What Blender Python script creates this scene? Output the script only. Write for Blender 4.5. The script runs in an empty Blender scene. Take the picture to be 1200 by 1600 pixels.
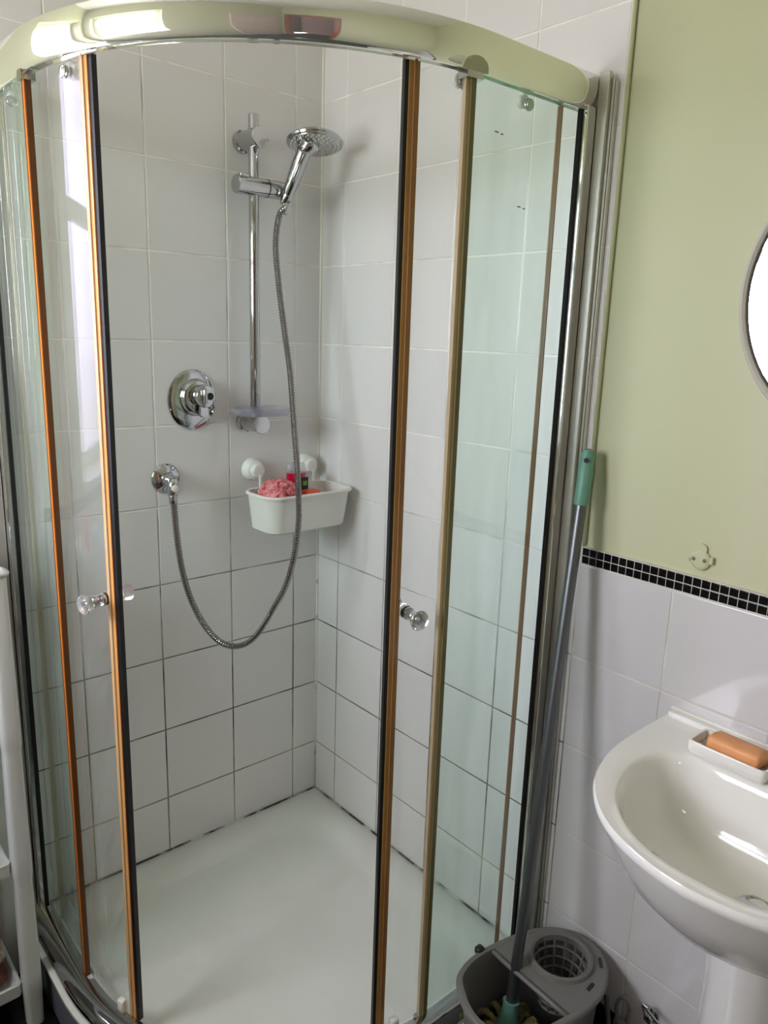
import bpy, bmesh, math, random
from mathutils import Vector, Matrix
random.seed(7)
PI = math.pi
sc = bpy.context.scene
COL = sc.collection

# ------------------------------------------------------------------ camera
cam_d = bpy.data.cameras.new('camera')
cam = bpy.data.objects.new('camera', cam_d)
COL.objects.link(cam)
cam.location = (-1.2621, -1.7340, 1.4324)
cam.rotation_euler = (1.3410, -0.0315, -0.7102)
cam_d.sensor_fit = 'HORIZONTAL'
cam_d.sensor_width = 36.0
cam_d.lens = 1190.96 * 36.0 / 1200.0
cam_d.clip_start = 0.02
sc.camera = cam

# ------------------------------------------------------------------ daylight
world = bpy.data.worlds.new('daylight_sky')
sc.world = world
world.use_nodes = True
wn, wl = world.node_tree.nodes, world.node_tree.links
wn.clear()
w_out = wn.new('ShaderNodeOutputWorld')
w_bg = wn.new('ShaderNodeBackground')
w_tc = wn.new('ShaderNodeTexCoord')
w_sep = wn.new('ShaderNodeSeparateXYZ')
w_cr = wn.new('ShaderNodeValToRGB')
wl.new(w_tc.outputs['Generated'], w_sep.inputs[0])
w_map = wn.new('ShaderNodeMapRange')
w_map.inputs['From Min'].default_value = -1
w_map.inputs['From Max'].default_value = 1
wl.new(w_sep.outputs['Z'], w_map.inputs['Value'])
wl.new(w_map.outputs['Result'], w_cr.inputs['Fac'])
w_cr.color_ramp.elements[0].position = 0.40
w_cr.color_ramp.elements[0].color = (0.55, 0.52, 0.46, 1)
w_cr.color_ramp.elements[1].position = 0.56
w_cr.color_ramp.elements[1].color = (0.97, 0.965, 1.06, 1)
wl.new(w_cr.outputs['Color'], w_bg.inputs['Color'])
w_bg.inputs['Strength'].default_value = 6.4
wl.new(w_bg.outputs[0], w_out.inputs[0])

WIN_BACK = (-1.88, -1.12, 1.06, 2.10)     # x0, x1, z0, z1 : window in the tiled back wall, left of the shower
WIN_LEFT = (-0.80, -0.08, 1.26, 2.12)     # y0, y1, z0, z1 : window in the left wall

def portal(name, loc, rot, sx, sy):
    d = bpy.data.lights.new(name, 'AREA')
    d.shape = 'RECTANGLE'
    d.size = sx
    d.size_y = sy
    d.cycles.is_portal = True
    o = bpy.data.objects.new(name, d)
    o.location = loc
    o.rotation_euler = rot
    COL.objects.link(o)

portal('window_portal_back', ((WIN_BACK[0] + WIN_BACK[1]) / 2, 0.20, (WIN_BACK[2] + WIN_BACK[3]) / 2), (-PI / 2, 0, 0),
       WIN_BACK[1] - WIN_BACK[0], WIN_BACK[3] - WIN_BACK[2])
portal('window_portal_left', (-2.15, (WIN_LEFT[0] + WIN_LEFT[1]) / 2, (WIN_LEFT[2] + WIN_LEFT[3]) / 2), (0, -PI / 2, 0),
       WIN_LEFT[3] - WIN_LEFT[2], WIN_LEFT[1] - WIN_LEFT[0])

sc.view_settings.view_transform = 'Standard'
sc.view_settings.look = 'None'
sc.view_settings.exposure = 1.97
sc.view_settings.gamma = 1.0
sc.view_settings.use_curve_mapping = False
try:
    sc.cycles.max_bounces = 24
    sc.cycles.transparent_max_bounces = 24
    sc.cycles.glossy_bounces = 6
    sc.cycles.diffuse_bounces = 8
    sc.cycles.transmission_bounces = 12
except Exception:
    pass

# ------------------------------------------------------------------ helpers
def srgb(r, g, b):
    f = lambda c: (c / 255 / 12.92) if c / 255 <= 0.04045 else ((c / 255 + 0.055) / 1.055) ** 2.4
    return (f(r), f(g), f(b), 1.0)

MATS = {}
def mat(name, col, rough=0.5, metal=0.0, noise=None, bump=None, coat=0.0, trans=0.0, ior=1.5, sss=0.0):
    """noise = (scale, colour2, lo, hi)   bump = (scale, strength)"""
    m = bpy.data.materials.new(name)
    m.use_nodes = True
    n, l = m.node_tree.nodes, m.node_tree.links
    b = n['Principled BSDF']
    b.inputs['Base Color'].default_value = col
    b.inputs['Roughness'].default_value = rough
    b.inputs['Metallic'].default_value = metal
    b.inputs['IOR'].default_value = ior
    b.inputs['Coat Weight'].default_value = coat
    b.inputs['Transmission Weight'].default_value = trans
    tc = n.new('ShaderNodeTexCoord')
    if noise:
        t = n.new('ShaderNodeTexNoise')
        t.inputs['Scale'].default_value = noise[0]
        t.inputs['Detail'].default_value = 6
        l.new(tc.outputs['Object'], t.inputs['Vector'])
        r = n.new('ShaderNodeValToRGB')
        r.color_ramp.elements[0].position = noise[2]
        r.color_ramp.elements[1].position = noise[3]
        r.color_ramp.elements[0].color = col
        r.color_ramp.elements[1].color = noise[1]
        l.new(t.outputs['Fac'], r.inputs['Fac'])
        l.new(r.outputs['Color'], b.inputs['Base Color'])
    if bump:
        t = n.new('ShaderNodeTexNoise')
        t.inputs['Scale'].default_value = bump[0]
        t.inputs['Detail'].default_value = 4
        l.new(tc.outputs['Object'], t.inputs['Vector'])
        u = n.new('ShaderNodeBump')
        u.inputs['Strength'].default_value = bump[1]
        u.inputs['Distance'].default_value = 0.002
        l.new(t.outputs['Fac'], u.inputs['Height'])
        l.new(u.outputs['Normal'], b.inputs['Normal'])
    MATS[name] = m
    return m

def glass_mat(name, tint, ior=1.45, rough=0.0, dirt=0.0):
    """clear sheet glass: tinted straight-through light plus Fresnel reflection"""
    m = bpy.data.materials.new(name)
    m.use_nodes = True
    n, l = m.node_tree.nodes, m.node_tree.links
    n.clear()
    out = n.new('ShaderNodeOutputMaterial')
    tr = n.new('ShaderNodeBsdfTransparent')
    tr.inputs['Color'].default_value = tint
    gl = n.new('ShaderNodeBsdfGlossy')
    gl.inputs['Roughness'].default_value = rough
    f0 = ((ior - 1) / (ior + 1)) ** 2
    lw = n.new('ShaderNodeLayerWeight')
    lw.inputs['Blend'].default_value = 0.5
    pw = n.new('ShaderNodeMath'); pw.operation = 'POWER'; pw.inputs[1].default_value = 5.0
    l.new(lw.outputs['Facing'], pw.inputs[0])
    fr = n.new('ShaderNodeMath'); fr.operation = 'MULTIPLY_ADD'
    fr.inputs[1].default_value = 1 - f0; fr.inputs[2].default_value = f0
    l.new(pw.outputs[0], fr.inputs[0])
    mx = n.new('ShaderNodeMixShader')
    l.new(fr.outputs[0], mx.inputs[0])
    l.new(tr.outputs[0], mx.inputs[1])
    l.new(gl.outputs[0], mx.inputs[2])
    last = mx
    if dirt:
        # thin limescale haze in vertical runs, a film on the glass itself
        df = n.new('ShaderNodeBsdfDiffuse')
        df.inputs['Color'].default_value = (0.85, 0.9, 0.87, 1)
        tc = n.new('ShaderNodeTexCoord')
        mp = n.new('ShaderNodeMapping')
        mp.inputs['Scale'].default_value = (14, 14, 2.2)
        tx = n.new('ShaderNodeTexNoise')
        tx.inputs['Scale'].default_value = 1.6
        tx.inputs['Detail'].default_value = 5
        cr = n.new('ShaderNodeValToRGB')
        cr.color_ramp.elements[0].position = 0.38
        cr.color_ramp.elements[0].color = (dirt * 0.35,) * 3 + (1,)
        cr.color_ramp.elements[1].position = 0.75
        cr.color_ramp.elements[1].color = (dirt * 1.5,) * 3 + (1,)
        l.new(tc.outputs['Object'], mp.inputs[0])
        l.new(mp.outputs[0], tx.inputs['Vector'])
        l.new(tx.outputs['Fac'], cr.inputs['Fac'])
        m2 = n.new('ShaderNodeMixShader')
        l.new(cr.outputs['Color'], m2.inputs[0])
        l.new(last.outputs[0], m2.inputs[1])
        l.new(df.outputs[0], m2.inputs[2])
        last = m2
    l.new(last.outputs[0], out.inputs[0])
    MATS[name] = m
    return m

def tag(o, label=None, cat=None, group=None, kind=None):
    if label: o['label'] = label
    if cat: o['category'] = cat
    if group: o['group'] = group
    if kind: o['kind'] = kind
    return o

def obj(name, mesh, m=None, parent=None, smooth=False):
    """mesh: (verts, faces) or bmesh or Mesh; world coordinates, origin at the centre of its base"""
    if isinstance(mesh, tuple):
        me = bpy.data.meshes.new(name)
        me.from_pydata([tuple(v) for v in mesh[0]], [], mesh[1])
        bm = bmesh.new(); bm.from_mesh(me)
        bmesh.ops.recalc_face_normals(bm, faces=bm.faces)
        bm.to_mesh(me); bm.free()
    elif isinstance(mesh, bmesh.types.BMesh):
        me = bpy.data.meshes.new(name)
        bmesh.ops.recalc_face_normals(mesh, faces=mesh.faces)
        mesh.to_mesh(me); mesh.free()
    else:
        me = mesh
    if m is not None and not me.materials:
        me.materials.append(MATS[m] if isinstance(m, str) else m)
    if smooth is True:
        for p in me.polygons: p.use_smooth = True
    elif smooth:
        for p in me.polygons: p.use_smooth = True
        try: me.set_sharp_from_angle(angle=smooth)
        except Exception: pass
    o = bpy.data.objects.new(name, me)
    COL.objects.link(o)
    if parent is not None:
        o.parent = parent
        o.matrix_parent_inverse = Matrix.Translation(-wloc(parent))
    return o

def wloc(o):
    return Vector(o.location) if o.parent is None else Vector((0, 0, 0))

def thing(name, label, cat, loc=(0, 0, 0), group=None, kind=None):
    o = bpy.data.objects.new(name, None)
    o.empty_display_size = 0.05
    o.location = loc
    COL.objects.link(o)
    return tag(o, label, cat, group, kind)

def box_vf(x0, x1, y0, y1, z0, z1):
    v = [(x0, y0, z0), (x1, y0, z0), (x1, y1, z0), (x0, y1, z0), (x0, y0, z1), (x1, y0, z1), (x1, y1, z1), (x0, y1, z1)]
    f = [(0, 3, 2, 1), (4, 5, 6, 7), (0, 1, 5, 4), (1, 2, 6, 5), (2, 3, 7, 6), (3, 0, 4, 7)]
    return v, f

def join(*vfs):
    V, F = [], []
    for v, f in vfs:
        n = len(V)
        V += [tuple(a) for a in v]
        F += [tuple(i + n for i in q) for q in f]
    return V, F

def bbox(x0, x1, y0, y1, z0, z1, b=0.002, seg=2):
    bm = bmesh.new()
    v, f = box_vf(min(x0, x1), max(x0, x1), min(y0, y1), max(y0, y1), min(z0, z1), max(z0, z1))
    vs = [bm.verts.new(p) for p in v]
    for q in f: bm.faces.new([vs[i] for i in q])
    if b: bmesh.ops.bevel(bm, geom=list(bm.edges), offset=b, segments=seg, profile=0.5, affect='EDGES')
    return bm

def loft(loops, closed=True, cap0=False, cap1=False):
    n = len(loops[0])
    V = [tuple(p) for L in loops for p in L]
    F = []
    m = n if closed else n - 1
    for i in range(len(loops) - 1):
        for j in range(m):
            k = (j + 1) % n
            F.append((i * n + j, i * n + k, (i + 1) * n + k, (i + 1) * n + j))
    if cap0: F.append(tuple(range(n)))
    if cap1: F.append(tuple((len(loops) - 1) * n + j for j in range(n)))
    return V, F

def frame_of(a):
    a = Vector(a).normalized()
    t = Vector((0, 0, 1)) if abs(a.z) < 0.9 else Vector((1, 0, 0))
    u = a.cross(t).normalized()
    return a, u, a.cross(u).normalized()

def lathe(c, axis, prof, n=28):
    """prof = [(dist along axis, radius)]"""
    a, u, w = frame_of(axis)
    c = Vector(c)
    loops = []
    for d, r in prof:
        r = max(r, 1e-5)
        loops.append([c + a * d + (u * math.cos(2 * PI * k / n) + w * math.sin(2 * PI * k / n)) * r for k in range(n)])
    return loft(loops, True, True, True)

def smooth_path(pts, n):
    """Catmull-Rom through pts, resampled to n points"""
    P = [Vector(p) for p in pts]
    P = [P[0] * 2 - P[1]] + P + [P[-1] * 2 - P[-2]]
    out = []
    for i in range(1, len(P) - 2):
        for k in range(24):
            t = k / 24
            a, b, c, d = P[i - 1], P[i], P[i + 1], P[i + 2]
            out.append(0.5 * ((2 * b) + (c - a) * t + (2 * a - 5 * b + 4 * c - d) * t * t + (3 * b - a - 3 * c + d) * t ** 3))
    out.append(P[-2])
    L = [0]
    for i in range(1, len(out)): L.append(L[-1] + (out[i] - out[i - 1]).length)
    res = []
    j = 0
    for k in range(n):
        s = L[-1] * k / (n - 1)
        while j < len(L) - 2 and L[j + 1] < s: j += 1
        t = (s - L[j]) / max(L[j + 1] - L[j], 1e-9)
        res.append(out[j].lerp(out[j + 1], min(1, max(0, t))))
    return res, L[-1]

def tube(pts, rad, n=12):
    P = [Vector(p) for p in pts]
    loops = []
    prev = None
    for i, p in enumerate(P):
        t = (P[min(i + 1, len(P) - 1)] - P[max(i - 1, 0)]).normalized()
        if prev is None:
            _, u, _ = frame_of(t)
        else:
            u = (prev - t * prev.dot(t)).normalized()
        prev = u
        w = t.cross(u)
        r = rad(i) if callable(rad) else rad
        loops.append([p + (u * math.cos(2 * PI * k / n) + w * math.sin(2 * PI * k / n)) * r for k in range(n)])
    return loft(loops, True, True, True)

# ------------------------------------------------------------------ materials
def tile_material(name, ca, cb):
    m = mat(name, ca, 0.13, bump=(9, 0.25))
    n, l = m.node_tree.nodes, m.node_tree.links
    b = n['Principled BSDF']
    oi = n.new('ShaderNodeObjectInfo')
    cr = n.new('ShaderNodeValToRGB')
    cr.color_ramp.elements[0].color = ca
    cr.color_ramp.elements[1].color = cb
    l.new(oi.outputs['Random'], cr.inputs['Fac'])
    l.new(cr.outputs['Color'], b.inputs['Base Color'])
    return m
tile_material('glazed_tile', srgb(226, 225, 225), srgb(231, 229, 229))
tile_material('glazed_tile_dimmed', srgb(204, 201, 202), srgb(208, 205, 205))  # same white tile, dimmer light outside the shower painted into its colour

def grout_material(name, z0, z1):
    """pale grout that is stained dark by mould low down in the shower"""
    m = bpy.data.materials.new(name)
    m.use_nodes = True
    n, l = m.node_tree.nodes, m.node_tree.links
    b = n['Principled BSDF']
    b.inputs['Roughness'].default_value = 0.8
    tc = n.new('ShaderNodeTexCoord')
    sp = n.new('ShaderNodeSeparateXYZ')
    l.new(tc.outputs['Object'], sp.inputs[0])
    mr = n.new('ShaderNodeMapRange')
    mr.inputs['From Min'].default_value = z1
    mr.inputs['From Max'].default_value = z0
    l.new(sp.outputs['Z'], mr.inputs['Value'])
    tx = n.new('ShaderNodeTexNoise')
    tx.inputs['Scale'].default_value = 9
    tx.inputs['Detail'].default_value = 5
    l.new(tc.outputs['Object'], tx.inputs['Vector'])
    ad = n.new('ShaderNodeMath'); ad.operation = 'ADD'
    l.new(mr.outputs['Result'], ad.inputs[0])
    l.new(tx.outputs['Fac'], ad.inputs[1])
    cr = n.new('ShaderNodeValToRGB')
    e = cr.color_ramp.elements
    e[0].position = 0.50; e[0].color = srgb(247, 243, 236)
    e[1].position = 1.0; e[1].color = srgb(196, 184, 160)
    x = e.new(0.72); x.color = srgb(200, 186, 165)
    hs = n.new('ShaderNodeMath'); hs.operation = 'MULTIPLY'; hs.inputs[1].default_value = 0.62
    l.new(ad.outputs[0], hs.inputs[0])
    l.new(hs.outputs[0], cr.inputs['Fac'])
    e[0].position = 0.30; x.position = 0.48; e[1].position = 0.70
    e[1].color = srgb(58, 50, 44)
    l.new(cr.outputs['Color'], b.inputs['Base Color'])
    MATS[name] = m
grout_material('grout_mouldy', 0.1, 1.15)
mat('grout_plain', srgb(214, 208, 200), 0.8, noise=(12, srgb(196, 186, 178), 0.4, 0.7))
mat('paint_green', srgb(190, 194, 157), 0.55, noise=(1.5, srgb(194, 193, 159), 0.35, 0.7), bump=(14, 0.25))
mat('paint_white', srgb(235, 233, 228), 0.5)
mat('floor_black', srgb(14, 15, 22), 0.12, noise=(5, srgb(24, 25, 33), 0.4, 0.6))
mat('skirting_black', srgb(18, 18, 20), 0.3)
mat('mosaic_black', srgb(8, 8, 10), 0.09, bump=(90, 0.5))
mat('mould_sealant', srgb(226, 224, 216), 0.5, noise=(16, srgb(70, 62, 56), 0.40, 0.54))
mat('corner_sealant', srgb(226, 222, 210), 0.5, noise=(22, srgb(90, 80, 72), 0.55, 0.68))
mat('sealant_white', srgb(238, 234, 222), 0.4)
mat('chrome', (0.52, 0.53, 0.54, 1), 0.07, 1.0)
mat('chrome_dull', (0.60, 0.60, 0.61, 1), 0.2, 1.0)
mat('rail_chrome', (0.96, 0.97, 0.93, 1), 0.04, 0.88)
mat('post_chrome', (0.60, 0.59, 0.54, 1), 0.42, 1.0)
mat('channel_chrome', (0.86, 0.88, 0.88, 1), 0.08, 1.0)
mat('hose_steel', (0.30, 0.29, 0.275, 1), 0.25, 1.0)
mat('acrylic_tray', srgb(226, 228, 222), 0.16, noise=(4, srgb(219, 221, 214), 0.4, 0.7))
mat('ceramic', srgb(232, 230, 224), 0.08, coat=0.3)
mat('white_plastic', srgb(236, 236, 230), 0.35)
mat('cart_plastic', srgb(222, 224, 224), 0.4)
mat('grey_plastic', srgb(110, 108, 104), 0.42)
mat('dark_plastic', srgb(30, 30, 32), 0.35)
mat('black_rubber', srgb(13, 10, 13), 0.5)
def strip_mat(name, c, c2, w=0.35, tr=0.0):
    m = mat(name, c, 0.28, noise=(3.0, c2, 0.35, 0.7), coat=0.3)
    if tr:
        n, l = m.node_tree.nodes, m.node_tree.links
        b = n['Principled BSDF']
        t = n.new('ShaderNodeBsdfTranslucent'); t.inputs['Color'].default_value = c
        mx = n.new('ShaderNodeMixShader'); mx.inputs[0].default_value = tr
        o = [k for k in n if k.type == 'OUTPUT_MATERIAL'][0]
        l.new(b.outputs[0], mx.inputs[1]); l.new(t.outputs[0], mx.inputs[2]); l.new(mx.outputs[0], o.inputs[0])
    return m
strip_mat('amber_seal', srgb(255, 196, 120), srgb(235, 168, 98), tr=0.3)
strip_mat('amber_seal_right', srgb(196, 156, 92), srgb(168, 124, 66), tr=0.3)
strip_mat('orange_seal', srgb(252, 160, 66), srgb(216, 122, 50), tr=0.3)
strip_mat('brown_core', srgb(110, 62, 22), srgb(84, 52, 22))
strip_mat('olive_seal', srgb(128, 122, 78), srgb(112, 100, 62), tr=0.2)
strip_mat('cream_seal', srgb(226, 208, 176), srgb(206, 188, 150), tr=0.3)
strip_mat('tan_seal', srgb(176, 128, 86), srgb(150, 110, 76), tr=0.2)
glass_mat('shower_glass', (0.985, 0.996, 0.991, 1), 1.45, 0.0, 0.03)
glass_mat('shower_glass_fixed', (0.918, 0.984, 0.955, 1), 1.45, 0.0, 0.05)
glass_mat('window_glass', (0.98, 0.99, 0.99, 1))
glass_mat('obscure_glass', (0.60, 0.58, 0.66, 1))
glass_mat('clear_plastic', (0.90, 0.89, 0.95, 1), 1.5, 0.05, 0.12)
mat('acrylic_knob', (0.95, 0.96, 0.97, 1), 0.04, trans=0.9, ior=1.49)
mat('mirror_glass', (0.95, 0.96, 0.95, 1), 0.01, 1.0)
mat('mirror_frame', srgb(196, 192, 182), 0.35, 0.15)
mat('green_plastic', srgb(104, 154, 136), 0.4)
mat('mop_steel', srgb(112, 115, 118), 0.38, 0.9)
mat('mop_cotton', srgb(150, 140, 96), 0.95, bump=(220, 0.8), noise=(60, srgb(98, 92, 60), 0.4, 0.65))
mat('loofah_pink', srgb(226, 120, 130), 0.7, bump=(160, 0.8), noise=(45, srgb(240, 170, 172), 0.4, 0.65))
mat('gel_red', srgb(200, 12, 62), 0.15, coat=0.4)
mat('label_dark', srgb(36, 40, 38), 0.4)
mat('label_green', srgb(120, 170, 60), 0.4)
mat('orange_plastic', srgb(226, 86, 52), 0.4)
mat('soap_orange', srgb(226, 158, 104), 0.5, bump=(60, 0.3), noise=(24, srgb(214, 146, 92), 0.4, 0.7))
mat('dish_stain', srgb(150, 142, 130), 0.6, noise=(120, srgb(196, 186, 170), 0.4, 0.6))
mat('magenta_cloth', srgb(140, 20, 70), 0.9, bump=(220, 0.7))
mat('pink_cloth', srgb(196, 160, 162), 0.95, bump=(220, 0.8))
mat('beige_knit', srgb(196, 178, 164), 0.95, bump=(160, 0.9), noise=(90, srgb(160, 138, 124), 0.4, 0.6))
mat('brown_knit', srgb(104, 62, 58), 0.95, bump=(160, 0.9))
mat('pink_cup', srgb(246, 160, 172), 0.3)
mat('turquoise', srgb(60, 190, 214), 0.4)
mat('door_wood', srgb(150, 62, 30), 0.35, noise=(8, srgb(120, 44, 22), 0.35, 0.7))
mat('hall_dark', srgb(58, 34, 34), 0.8)
mat('pink_white', srgb(206, 184, 176), 0.5)
mat('mould_black', srgb(24, 22, 20), 0.8)
mat('grey_cap', srgb(190, 190, 160), 0.5)
mat('tray_side_shaded', srgb(118, 122, 132), 0.2)  # white tray apron in shade: the shade is put into this colour
mat('print_grey', srgb(90, 96, 92), 0.6)

# ------------------------------------------------------------------ room shell
FLOOR = -0.08
CEIL = 2.42
XL, YF = -1.95, -2.35

fl = obj('floor', box_vf(XL - 0.2, 0.12, YF - 1.2, 0.2, FLOOR - 0.1, FLOOR), 'floor_black')
tag(fl, 'glossy black bathroom floor', 'floor', kind='structure')
ce = obj('ceiling', box_vf(XL - 0.2, 0.12, YF - 1.2, 0.2, CEIL, CEIL + 0.1), 'paint_white')
tag(ce, 'white bathroom ceiling', 'ceiling', kind='structure')
wr = obj('wall_right', box_vf(0.008, 0.12, YF - 0.1, 0.2, FLOOR, CEIL), 'paint_green')
tag(wr, 'wall right of the shower corner, green paint over white tiles', 'wall', kind='structure')
a, b_, c_, d_ = WIN_BACK
wb = obj('wall_back', join(box_vf(b_, 0.008, 0.008, 0.20, FLOOR, CEIL), box_vf(XL - 0.2, a, 0.008, 0.20, FLOOR, CEIL),
                          box_vf(a, b_, 0.008, 0.20, FLOOR, c_), box_vf(a, b_, 0.008, 0.20, d_, CEIL)), 'paint_green')
tag(wb, 'tiled wall behind the shower fittings', 'wall', kind='structure')
a, b_, c_, d_ = WIN_LEFT
wl_ = obj('wall_left', join(box_vf(XL - 0.2, XL, b_, 0.008, FLOOR, CEIL), box_vf(XL - 0.2, XL, YF, a, FLOOR, CEIL),
                           box_vf(XL - 0.2, XL, a, b_, FLOOR, c_), box_vf(XL - 0.2, XL, a, b_, d_, CEIL)), 'paint_green')
tag(wl_, 'green painted wall with the bright window, seen only in reflections', 'wall', kind='structure')
wf = obj('wall_front', join(box_vf(XL - 0.2, -1.85, YF - 0.1, YF, FLOOR, CEIL), box_vf(-1.17, 0.12, YF - 0.1, YF, FLOOR, CEIL),
                            box_vf(-1.85, -1.17, YF - 0.1, YF, 1.98, CEIL)), 'paint_green')
tag(wf, 'green wall with the doorway behind the camera', 'wall', kind='structure')
hall = obj('wall_hall', join(box_vf(-2.4, -0.9, YF - 1.1, YF - 1.0, FLOOR, CEIL), box_vf(-2.4, -2.3, YF - 1.0, YF - 0.1, FLOOR, CEIL),
                             box_vf(-1.0, -0.9, YF - 1.0, YF - 0.1, FLOOR, CEIL)), 'hall_dark')
tag(hall, 'dark hallway walls beyond the doorway', 'wall', kind='structure')

dr = thing('door_1', 'open doorway with red-brown wooden frame behind the camera', 'door', (-1.51, YF, FLOOR), kind='structure')
obj('door_frame', join(box_vf(-1.91, -1.84, YF - 0.11, YF + 0.02, FLOOR, 2.04), box_vf(-1.18, -1.11, YF - 0.11, YF + 0.02, FLOOR, 2.04),
                       box_vf(-1.84, -1.18, YF - 0.11, YF + 0.02, 1.97, 2.04)), 'door_wood', dr)
d2 = thing('door_2', 'pale pinkish cupboard door on the left wall', 'door', (XL, -1.85, FLOOR), kind='structure')
obj('door_panel', bbox(XL, XL + 0.03, -2.2, -1.5, FLOOR + 0.02, 1.95, 0.004), 'pink_white', d2)
for k in range(4):
    obj('coat_hook', lathe((XL + 0.03, -2.08 + k * 0.15, 1.7), (1, 0, 0.3), [(0, .012), (.004, .012), (.006, .005), (.04, .005), (.045, .009), (.052, .002)], 12), 'white_plastic', d2, True)

def window(name, label, x0, x1, z0, z1, back=True):
    """white framed sash window set in its reveal; local u along wall, depth outward"""
    if back:
        t = thing(name, label, 'window', ((x0 + x1) / 2, 0.1, z0), kind='structure')
        B = lambda u0, u1, p0, p1, q0, q1: box_vf(u0, u1, p0, p1, q0, q1)
    else:
        t = thing(name, label, 'window', (XL - 0.1, (x0 + x1) / 2, z0), kind='structure')
        B = lambda u0, u1, p0, p1, q0, q1: box_vf(XL - p1, XL - p0, u0, u1, q0, q1)
    p0, p1 = 0.12, 0.17
    w = 0.05
    zm = z0 + (z1 - z0) * 0.62
    obj('window_frame', join(B(x0, x0 + w, p0, p1, z0, z1), B(x1 - w, x1, p0, p1, z0, z1), B(x0 + w, x1 - w, p0, p1, z0, z0 + w),
                             B(x0 + w, x1 - w, p0, p1, z1 - w, z1)), 'white_plastic', t)
    obj('transom', B(x0 + w, x1 - w, p0 + 0.002, p1 - 0.002, zm - 0.025, zm + 0.025), 'white_plastic', t)
    obj('pane', B(x0 + w, x1 - w, 0.142, 0.148, z0 + w, zm - 0.025), 'obscure_glass' if back else 'window_glass', t)
    obj('pane', B(x0 + w, x1 - w, 0.142, 0.148, zm + 0.025, z1 - w), 'obscure_glass' if back else 'window_glass', t)
    obj('window_sill', B(x0, x1, -0.03, p0, z0 - 0.02, z0 + 0.004), 'white_plastic', t)
    return t
window('window_1', 'white framed window in the back wall left of the shower', *WIN_BACK, back=True)
window('window_2', 'white framed window in the left wall', *WIN_LEFT, back=False)

# ------------------------------------------------------------------ tiles
TH = 0.0062
MESH_CACHE = {}
def tile_mesh(w, h, gap, th, bev, key, m):
    k = (key, m, round(w, 4), round(h, 4))
    if k in MESH_CACHE: return MESH_CACHE[k]
    g = gap / 2
    x0, x1, z0, z1 = g, w - g, g, h - g
    def ring(i, d): return [(x0 + i, d, z0 + i), (x1 - i, d, z0 + i), (x1 - i, d, z1 - i), (x0 + i, d, z1 - i)]
    V, F = loft([ring(0, th + 0.001), ring(0, bev), ring(bev * 0.35, bev * 0.3), ring(bev * 1.2, 0)], True, False, True)
    me = bpy.data.meshes.new(key)
    me.from_pydata(V, [], F)
    bm = bmesh.new(); bm.from_mesh(me); bmesh.ops.recalc_face_normals(bm, faces=bm.faces)
    # an open back: make sure the face points to -y
    bm.faces.ensure_lookup_table()
    big = max(bm.faces, key=lambda q: q.calc_area())
    if big.normal.y > 0: bmesh.ops.reverse_faces(bm, faces=bm.faces)
    bm.to_mesh(me); bm.free()
    me.materials.append(MATS[m])
    MESH_CACHE[k] = me
    return me

def place_tile(wall, u0, u1, z0, z1, side, key='tile', gap=0.0036, th=TH, bev=0.0012, m='glazed_tile', depth=0.0):
    me = tile_mesh(u1 - u0, z1 - z0, gap, th, bev, key, m)
    o = bpy.data.objects.new(key, me)
    COL.objects.link(o)
    if side == 'B':   # right wall, u runs towards -y
        o.location = (-depth, -u0, z0); o.rotation_euler = (0, 0, -PI / 2)
    else:             # back wall, u runs towards -x
        o.location = (-u1, -depth, z0)
    o.parent = wall
    return o

rowsZ = [0.04] + [0.2 * k for k in range(1, 13)]
colA = [0.0, 0.0841] + [0.0841 + 0.2006 * k for k in range(1, 12)]
colB = [0.0, 0.0981] + [0.0981 + 0.1977 * k for k in range(1, 5)]
colB[-1] = 0.8900
SHA = colA[5]   # shower tiling ends here on the back wall
for i in range(len(rowsZ) - 1):
    z1 = min(rowsZ[i + 1], CEIL)
    for j in range(5): place_tile(wb, colA[j], colA[j + 1], rowsZ[i], z1, 'A', depth=random.uniform(0, 0.0006))
    for j in range(5): place_tile(wr, colB[j], colB[j + 1], rowsZ[i], z1, 'B', depth=random.uniform(0, 0.0006))
# outside the shower: white tiles up to the mosaic band
rowsO = [0.055, 0.2, 0.4, 0.6, 0.8, 0.9975]
colBo = [0.890, 1.0904] + [1.0904 + 0.1985 * k for k in range(1, 7)]
colBo[-1] = 2.349
for i in range(5):
    for j in range(len(colBo) - 1): place_tile(wr, colBo[j], colBo[j + 1], rowsO[i], rowsO[i + 1], 'B', m='glazed_tile_dimmed', depth=random.uniform(0, 0.0006))
    for j in range(5, 12): place_tile(wb, colA[j], min(colA[j + 1], -XL), rowsO[i], rowsO[i + 1], 'A', m='glazed_tile_dimmed', depth=random.uniform(0, 0.0006))
P = 0.0165
k = 0
while 0.8925 + (k + 1) * P < 2.34:
    for r in range(2):
        place_tile(wr, 0.8925 + k * P, 0.8925 + (k + 1) * P, 0.9985 + r * P, 0.9985 + (r + 1) * P, 'B', 'mosaic_tile', 0.0017, 0.005, 0.0006, 'mosaic_black', depth=0.0002 + random.uniform(0, 0.0005))
        if SHA + 0.002 + (k + 1) * P < 2.3:
            place_tile(wb, SHA + 0.002 + k * P, SHA + 0.002 + (k + 1) * P, 0.9985 + r * P, 0.9985 + (r + 1) * P, 'A', 'mosaic_tile', 0.0017, 0.005, 0.0006, 'mosaic_black', depth=0.0002 + random.uniform(0, 0.0005))
    k += 1
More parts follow.
